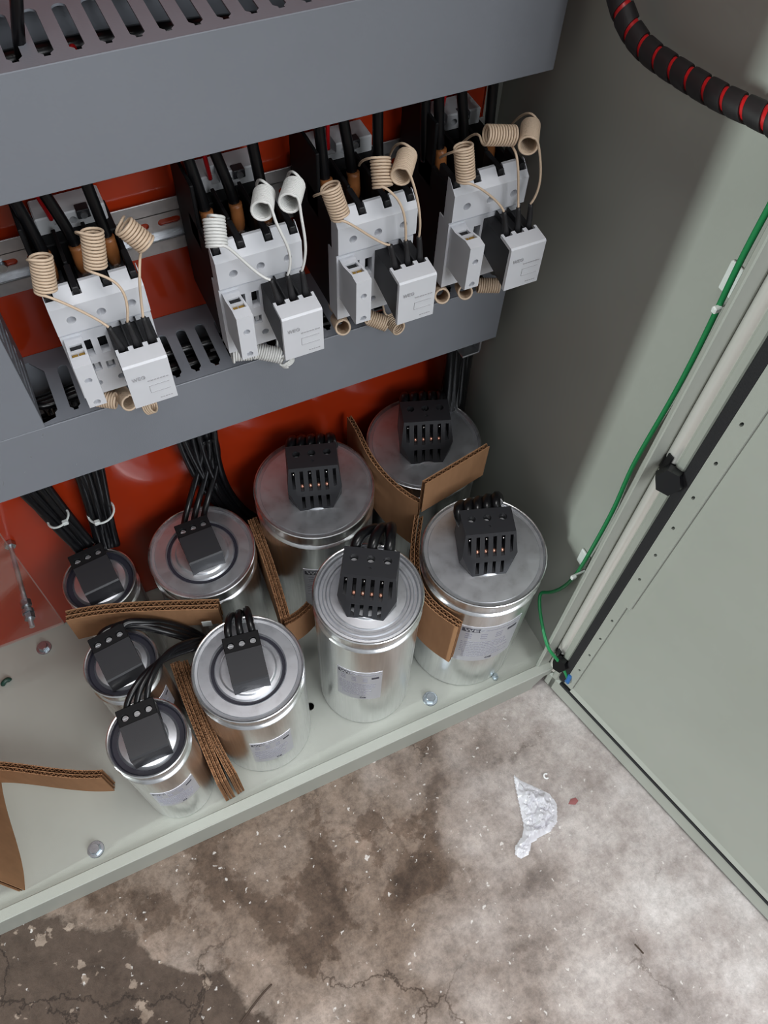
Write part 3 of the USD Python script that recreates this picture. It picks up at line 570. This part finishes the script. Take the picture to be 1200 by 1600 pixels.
bundle('single file of black cables under the right end of the lower duct', hang(.360, .030, .380, .020, .516, .528, .10, 9, .366, .518), .0062)
bundle('short black leads from the duct to the back ring-lidded can', [[(.075 + d * .5, .534, .30), (.062 + d, .535, .235), (.045 + d, .522, .21), (.031 + d, .4985, .204)] for d in (-.0115, 0, .0115)], .0036)
def tie(label, c, nrm, R):
    t = Thing('cable_tie', label, 'cable tie', tuple(c), 'white cable ties on the left cable strands')
    t.part('strap', ring(c, nrm, R, .0013), M['nylon'], smooth=True)
    n = np.array(nrm, float); n /= np.linalg.norm(n); s = np.cross(n, (0, 1, 0)); s /= np.linalg.norm(s)
    q = np.array(c) + np.array((0, -1, 0)) * R * .8 + s * R * .5
    t.part('head', bev(q[0] - .003, q[0] + .003, q[1] - .0025, q[1] + .0025, q[2] - .0025, q[2] + .0025, .0008), M['nylon'])
tie('white cable tie on the left slanting strand', (-.0935, .529, .262), (.25, -.1, -1), .0115)
tie('white cable tie on the thick straight strand', (-.053, .531, .245), (-.1, -.05, 1), .0140)

# ------------------------------------------------------------------ cardboard
def card(label, path, th=.006, wave=.0045, layers=1, group=None, lean=0.0, n=140, rag=0.0, sub=None):
    """corrugated board standing along a plan path of (x, y, z_bottom, z_top): two liners and a wavy flute for every layer"""
    p = spline(path, n) if len(path) > 2 else np.linspace(np.array(path[0], float), np.array(path[1], float), n)
    t2 = np.gradient(p[:, :2], axis=0); t2 /= np.linalg.norm(t2, axis=1, keepdims=True); nn = np.stack([-t2[:, 1], t2[:, 0]], 1)
    s = np.r_[0, np.cumsum(np.linalg.norm(np.diff(p[:, :2], axis=0), axis=1))]
    t = Thing('cardboard', label, 'cardboard', tuple(np.r_[p[n // 2, :2], p[n // 2, 2]]), group); rg = np.random.default_rng(len(label))
    def sheet(off, thick, dz0=0.0, dz1=0.0, jag=0.0):
        off = np.broadcast_to(off, (n,)); zt = p[:, 3] - dz1 - jag * rg.random(n); zb = p[:, 2] + dz0; v = []
        for o_ in (off - thick / 2, off + thick / 2):
            xy = p[:, :2] + nn * o_[:, None]
            v += [np.c_[xy + nn * 0, zb], np.c_[xy + nn * (lean * (zt - zb))[:, None], zt]]
        v = np.vstack(v); f = []; A, B, C, D = 0, n, 2 * n, 3 * n
        for k in range(n - 1):
            for a, b in ((A, B), (B, D), (D, C), (C, A)): f += [(a + k, a + k + 1, b + k + 1), (a + k, b + k + 1, b + k)]
        e = n - 1; f += [(A, B, D), (A, D, C), (A + e, D + e, B + e), (A + e, C + e, D + e)]
        return trimesh.Trimesh(v, f, process=False)
    lt = th / layers
    for k in range(layers):
        c0 = -th / 2 + lt * (k + .5)
        if k == 0: t.part('liner', sheet(c0 - lt / 2 + .0005, .0010, 0, 0, rag * .6), M['card'], smooth=30)
        t.part('liner', sheet(c0 + lt / 2 - .0005, .0010, 0, 0, rag * .6), M['card'], smooth=30)
        t.part('flute', sheet(c0 + (lt / 2 - .0013) * (1 if rag < .0025 else .35) * np.sin(2 * np.pi * s / wave + k), .0011 if rag < .0025 else lt * .62, .0004, .0002, rag), M['flute'], smooth=60)
    if sub: sub(t)
    return t
G = 'cardboard spacers between the cans'
card('cardboard divider standing between the two large back cans', [(.2385, .540, .17, .249), (.2380, .505, .17, .251), (.2378, .475, .165, .250), (.245, .440, .16, .248), (.262, .404, .155, .248)], .0055, .0060, 1, G, rag=.001)
card('double cardboard strip squeezed between the two vented front cans', [(.262, .402, .140, .222), (.242, .370, .125, .212), (.2290, .330, .110, .204), (.2350, .301, .104, .201), (.2495, .2745, .102, .199)], .0098, .0052, 2, G, rag=.0015)
card('light brown cardboard flap upright between the two right hand cans', [(.2600, .3985, .2385, .293), (.300, .4055, .239, .2935), (.3440, .4135, .240, .294)], .0055, .0060, 1, G)
card('ragged double cardboard strip between the ring-lidded back can and its neighbour', [(.0975, .498, .10, .181), (.0960, .460, .10, .180), (.0930, .420, .10, .178), (.0870, .368, .115, .178)], .0110, .0036, 3, G, rag=.004)
card('short cardboard piece with a bright orange-brown face beside the stepped can', [(.0840, .3640, .122, .176), (.102, .3665, .122, .176), (.118, .3735, .122, .175)], .0095, .0052, 2, G, rag=.003)
def sticker(t): t.part('sticker', hull([(x, y - q, z) for q in (0, .0006) for x, y, z in ((.003, .3965, .184), (.0130, .3935, .184), (.003, .3965, .1725), (.0130, .3935, .1725))]), M['nylon'], label='small white sticker')
card('stacked cardboard strips lying across between the two small left cans', [(-.1230, .4535, .150, .1985), (-.080, .4420, .155, .2005), (-.030, .4230, .160, .2015), (.026, .4000, .165, .2015)], .0120, .0058, 2, G, sub=sticker)
card('dark cardboard strip left of the ring-lidded front can, longer of the pair', [(-.0400, .405, .03, .0955), (-.0400, .330, .02, .0900), (-.0365, .258, .002, .0840)], .0115, .0034, 3, G, rag=.003)
card('cardboard strip hugging the left of the ring-lidded front can', [(-.0305, .402, .03, .0960), (-.0303, .325, .02, .0900), (-.0230, .260, .002, .0840)], .0090, .0034, 3, G, rag=.003)
card('curved cardboard strip standing on the cabinet floor at the far left', [(-.300, .401, -.002, .058), (-.262, .388, -.002, .058), (-.210, .357, -.002, .058), (-.1545, .3285, -.002, .058)], .0095, .0052, 2, G, rag=.002)
card('tall brown cardboard board standing on the cabinet floor at the left edge', [(-.2765, .262, -.002, .205), (-.2735, .300, -.002, .210), (-.2760, .345, -.002, .212), (-.2745, .398, -.002, .212)], .0065, .0060, 1, G)

# ------------------------------------------------------------------ bolts, acrylic guard, wires
def hexbolt(x, y, label, s=1.0):
    t = Thing('hex_bolt', label, 'bolt', (x, y, -.002), 'hex bolts in the cabinet bottom')
    t.part('washer', lathe([(.0035 * s, -.002), (.0090 * s, -.002), (.0095 * s, -.0012), (.0090 * s, -.0004), (.0050 * s, -.0003)], (x, y, 0), 28), M['bolt'])
    t.part('head', [cyl((x, y, -.0006), (x, y, .0050 * s), .0066 * s, 6), cyl((x, y, .0048 * s), (x, y, .0058 * s), .0058 * s, 20, .0050 * s)], M['bolt'], smooth=20)
hexbolt(-.1925, .2700, 'zinc hex bolt at the front left of the cabinet floor')
hexbolt(.2300, .2700, 'zinc hex bolt on the floor between the two vented front cans')
hexbolt(-.1890, .5340, 'zinc hex bolt at the back left below the clear guard')
t = Thing('machine_screw', 'small screw standing at the foot of the front right can', 'screw', (.3180, .2605, -.002))
t.part('head', [cyl((.3180, .2605, -.002), (.3180, .2605, .002), .0042, 6), cyl((.318, .2605, .002), (.3178, .2610, .0085), .0022, 14)], M['bolt'])
t = Thing('wire_scrap', 'dark green scrap poking from a hole in the cabinet floor', 'scrap', (-.243, .507, -.002))
t.part('stub', tube(spline([(-.246, .506, -.001), (-.242, .508, .002), (-.2385, .509, .001), (-.237, .508, -.001)], 14), .003, 8), M['greencap'], smooth=True)
gd = Thing('acrylic_guard', 'clear acrylic guard sheet at the left in front of the orange plate', 'guard', (-.30, .470, .153))
gd.part('polished_edge', [bev(-.1335, -.1330, .4690, .4720, .1552, .70, .0001), bev(-.48, -.1335, .4690, .4720, .1550, .1555, .0001)], M['edge'])
gd.part('sheet', bev(-.48, -.1335, .4690, .4720, .1555, .70, .0004), M['acrylic'])
so = Thing('standoff', 'long threaded metal standoff holding the corner of the clear guard', 'standoff', (-.1545, .5, .211))
so.part('rod', cyl((-.1545, .5555, .211), (-.1545, .4480, .211), .0026, 16), M['zinc'])
so.part('end_nut', [cyl((-.1545, .5555, .211), (-.1545, .5500, .211), .0060, 6)], M['bolt'], smooth=20)
so.part('clamp_nut', [cyl((-.1545, .4682, .211), (-.1545, .4640, .211), .0060, 24)], M['bolt'], smooth=20)
so.part('clamp_nut', [cyl((-.1545, .4800, .211), (-.1545, .4728, .211), .0056, 6)], M['bolt'], smooth=20)
so.part('clamp_nut', [cyl((-.1545, .4635, .211), (-.1545, .4575, .211), .0056, 6)], M['bolt'], smooth=20)
# wrapped loom between cabinet and door
lp = spline([(.371, .466, .80), (.371, .4440, .7640), (.3715, .4270, .7370), (.373, .4007, .7220), (.3745, .3693, .7215), (.376, .3409, .7245), (.378, .3143, .7285), (.381, .2897, .7327), (.386, .2629, .732), (.395, .225, .728)], 260)
lm = Thing('cable_loom', 'cable loom in black spiral wrap with red showing through, at the top right', 'cable loom', tuple(lp[130]))
lm.part('core', tube(lp, .0062, 12), M['red'], smooth=True, label='red wires inside the wrap')
tg, fa, fb = frames(lp); S = np.r_[0, np.cumsum(np.linalg.norm(np.diff(lp, axis=0), axis=1))]
pitch, width = .0147, .0116; nth = int(S[-1] / pitch * 20); th = np.arange(nth) * 2 * np.pi / 20; V = []
for w_, r_ in ((0, .0064), (0, .0075), (.12, .0077), (.88, .0077), (1, .0075), (1, .0064)):
    s_ = np.clip(th / (2 * np.pi) * pitch + w_ * width, 0, S[-1]); q = np.stack([np.interp(s_, S, lp[:, k]) for k in range(3)], 1)
    A_ = np.stack([np.interp(s_, S, fa[:, k]) for k in range(3)], 1); B_ = np.stack([np.interp(s_, S, fb[:, k]) for k in range(3)], 1)
    V.append(q + r_ * (np.cos(th)[:, None] * A_ + np.sin(th)[:, None] * B_))
V = np.stack(V, 1); i_, j_ = np.meshgrid(np.arange(nth - 1), np.arange(6), indexing='ij'); jn = (j_ + 1) % 6
q4 = np.stack([i_ * 6 + j_, i_ * 6 + jn, (i_ + 1) * 6 + jn, (i_ + 1) * 6 + j_], -1).reshape(-1, 4)
lm.part('spiral_wrap', trimesh.Trimesh(V.reshape(-1, 3), np.vstack([q4[:, :3], q4[:, [0, 2, 3]]]), process=False), M['wrap'], smooth=40)
# green earth wire
gw = Thing('earth_wire', 'green earth wire running down the cabinet edge and across to the door', 'wire', (.384, .268, .35))
gw.part('wire', tube(spline([(.3790, .262, .83), (.3755, .2585, .715), (.3765, .2600, .660), (.3790, .2605, .617), (.3850, .264, .52), (.3880, .2695, .416), (.3870, .2665, .363), (.3835, .2645, .300), (.3850, .2680, .232), (.3880, .278, .170), (.3870, .2960, .121), (.3840, .3005, .112), (.3775, .2900, .105), (.3720, .2700, .0935), (.3700, .2470, .0780), (.3765, .2370, .0640), (.3870, .2270, .0420), (*(DO + DU * .032 + DV * .0062), .022)], 160), .0021, 8), M['green'], smooth=True)
gw.part('ring_terminal', [cyl((*(DO + DU * .032 + DV * .0082), .0215), (*(DO + DU * .032 + DV * .0092), .0215), .0032, 14), tube(np.array([(.3942, .2160, .034), (*(DO + DU * .032 + DV * .0075), .023)]), .0028, 8)], M['blue'], label='blue crimp ring terminal')
for z, y in ((.628, .2690), (.236, .2740)):
    t = Thing('tie_mount', f'white self-adhesive tie mount, {"upper" if z > .5 else "lower"} one on the cabinet side wall', 'cable clip', (.393, y, z), 'tie mounts for the green wire')
    t.part('pad', bev(.3915, .3948, y - .0060, y + .0085, z - .012, z + .012, .0012), M['nylon'])
    t.part('tie', [bev(.3735, .3915, y - .0095, y - .0075, z - .0105, z - .0075, .0006), bev(.3730, .3790, y - .0120, y - .0080, z - .0115, z - .0065, .0008)], M['nylon'])

# ------------------------------------------------------------------ things on the workshop floor
def film():
    out = np.array([(.292, .151), (.297, .140), (.305, .132), (.321, .112), (.323, .098), (.312, .080), (.298, .074), (.285, .074), (.272, .073), (.262, .063), (.252, .062), (.247, .069), (.252, .077), (.266, .084), (.274, .095), (.281, .118), (.288, .140)])
    pg = Polygon(out).buffer(.0012); x0, y0, x1, y1 = pg.bounds; n = 64
    xs, ys = np.linspace(x0, x1, n), np.linspace(y0, y1, n); X, Y = np.meshgrid(xs, ys, indexing='ij')
    inside = shapely.contains_xy(pg, X, Y)
    q = np.stack([X * 75, Y * 75, X * 0 + 2.3], -1); h = np.abs(meshkit.fbm(q, 4, 3) - .5) * .050
    d = np.array([pg.exterior.distance(Point(a, b)) for a, b in zip(X.ravel(), Y.ravel())]).reshape(X.shape)
    Z = ZF + .001 + h * np.clip(d / .008, .12, 1) + .004 * np.clip(d / .015, 0, 1)
    v = np.stack([X, Y, Z], -1).reshape(-1, 3); f = []
    for i in range(n - 1):
        for j in range(n - 1):
            if inside[i, j] and inside[i + 1, j] and inside[i, j + 1] and inside[i + 1, j + 1]:
                a = i * n + j; f += [(a, a + n, a + n + 1), (a, a + n + 1, a + 1)]
    f = np.array(f); m = trimesh.Trimesh(v, f, process=False); m.remove_unreferenced_vertices(); return m
single('plastic_wrap', film(), M['film'], 'crumpled scrap of clear plastic wrap on the concrete floor', 'plastic wrap', smooth=20)
single('twig', tube(spline([(-.0640, .0660, ZF + .0012), (-.075, .0625, ZF + .0016), (-.092, .0545, ZF + .0014), (-.108, .0460, ZF + .0012)], 24), np.linspace(.0010, .0014, 24), 7), M['wood'], 'thin dark twig on the floor at the edge of the dark patch', 'twig', smooth=True)
single('nail', tube(np.array([(.3240, -.0714, ZF + .0010), (.3276, -.0836, ZF + .0010)]), .0009, 8), M['wood'], 'short dark nail lying on the pale floor at lower right', 'nail')
lf = hull([(.3365, .0925, ZF), (.3425, .0965, ZF + .0008), (.3490, .0950, ZF + .001), (.3500, .0905, ZF + .0008), (.3440, .0880, ZF + .0006), (.3420, .0925, ZF + .0022)])
single('paper_scrap', lf, M['leaf'], 'tiny dull red scrap on the floor beside the plastic wrap', 'scrap')
cz = np.linspace(.5, 5.2, 16)
single('white_chip', tube(np.stack([.3288 + .0028 * np.cos(cz), .1331 + .0030 * np.sin(cz), np.full(16, ZF + .0012)], 1), .0011, 7), M['chip'], 'tiny curled white shaving on the floor above the plastic wrap', 'shaving', smooth=True)
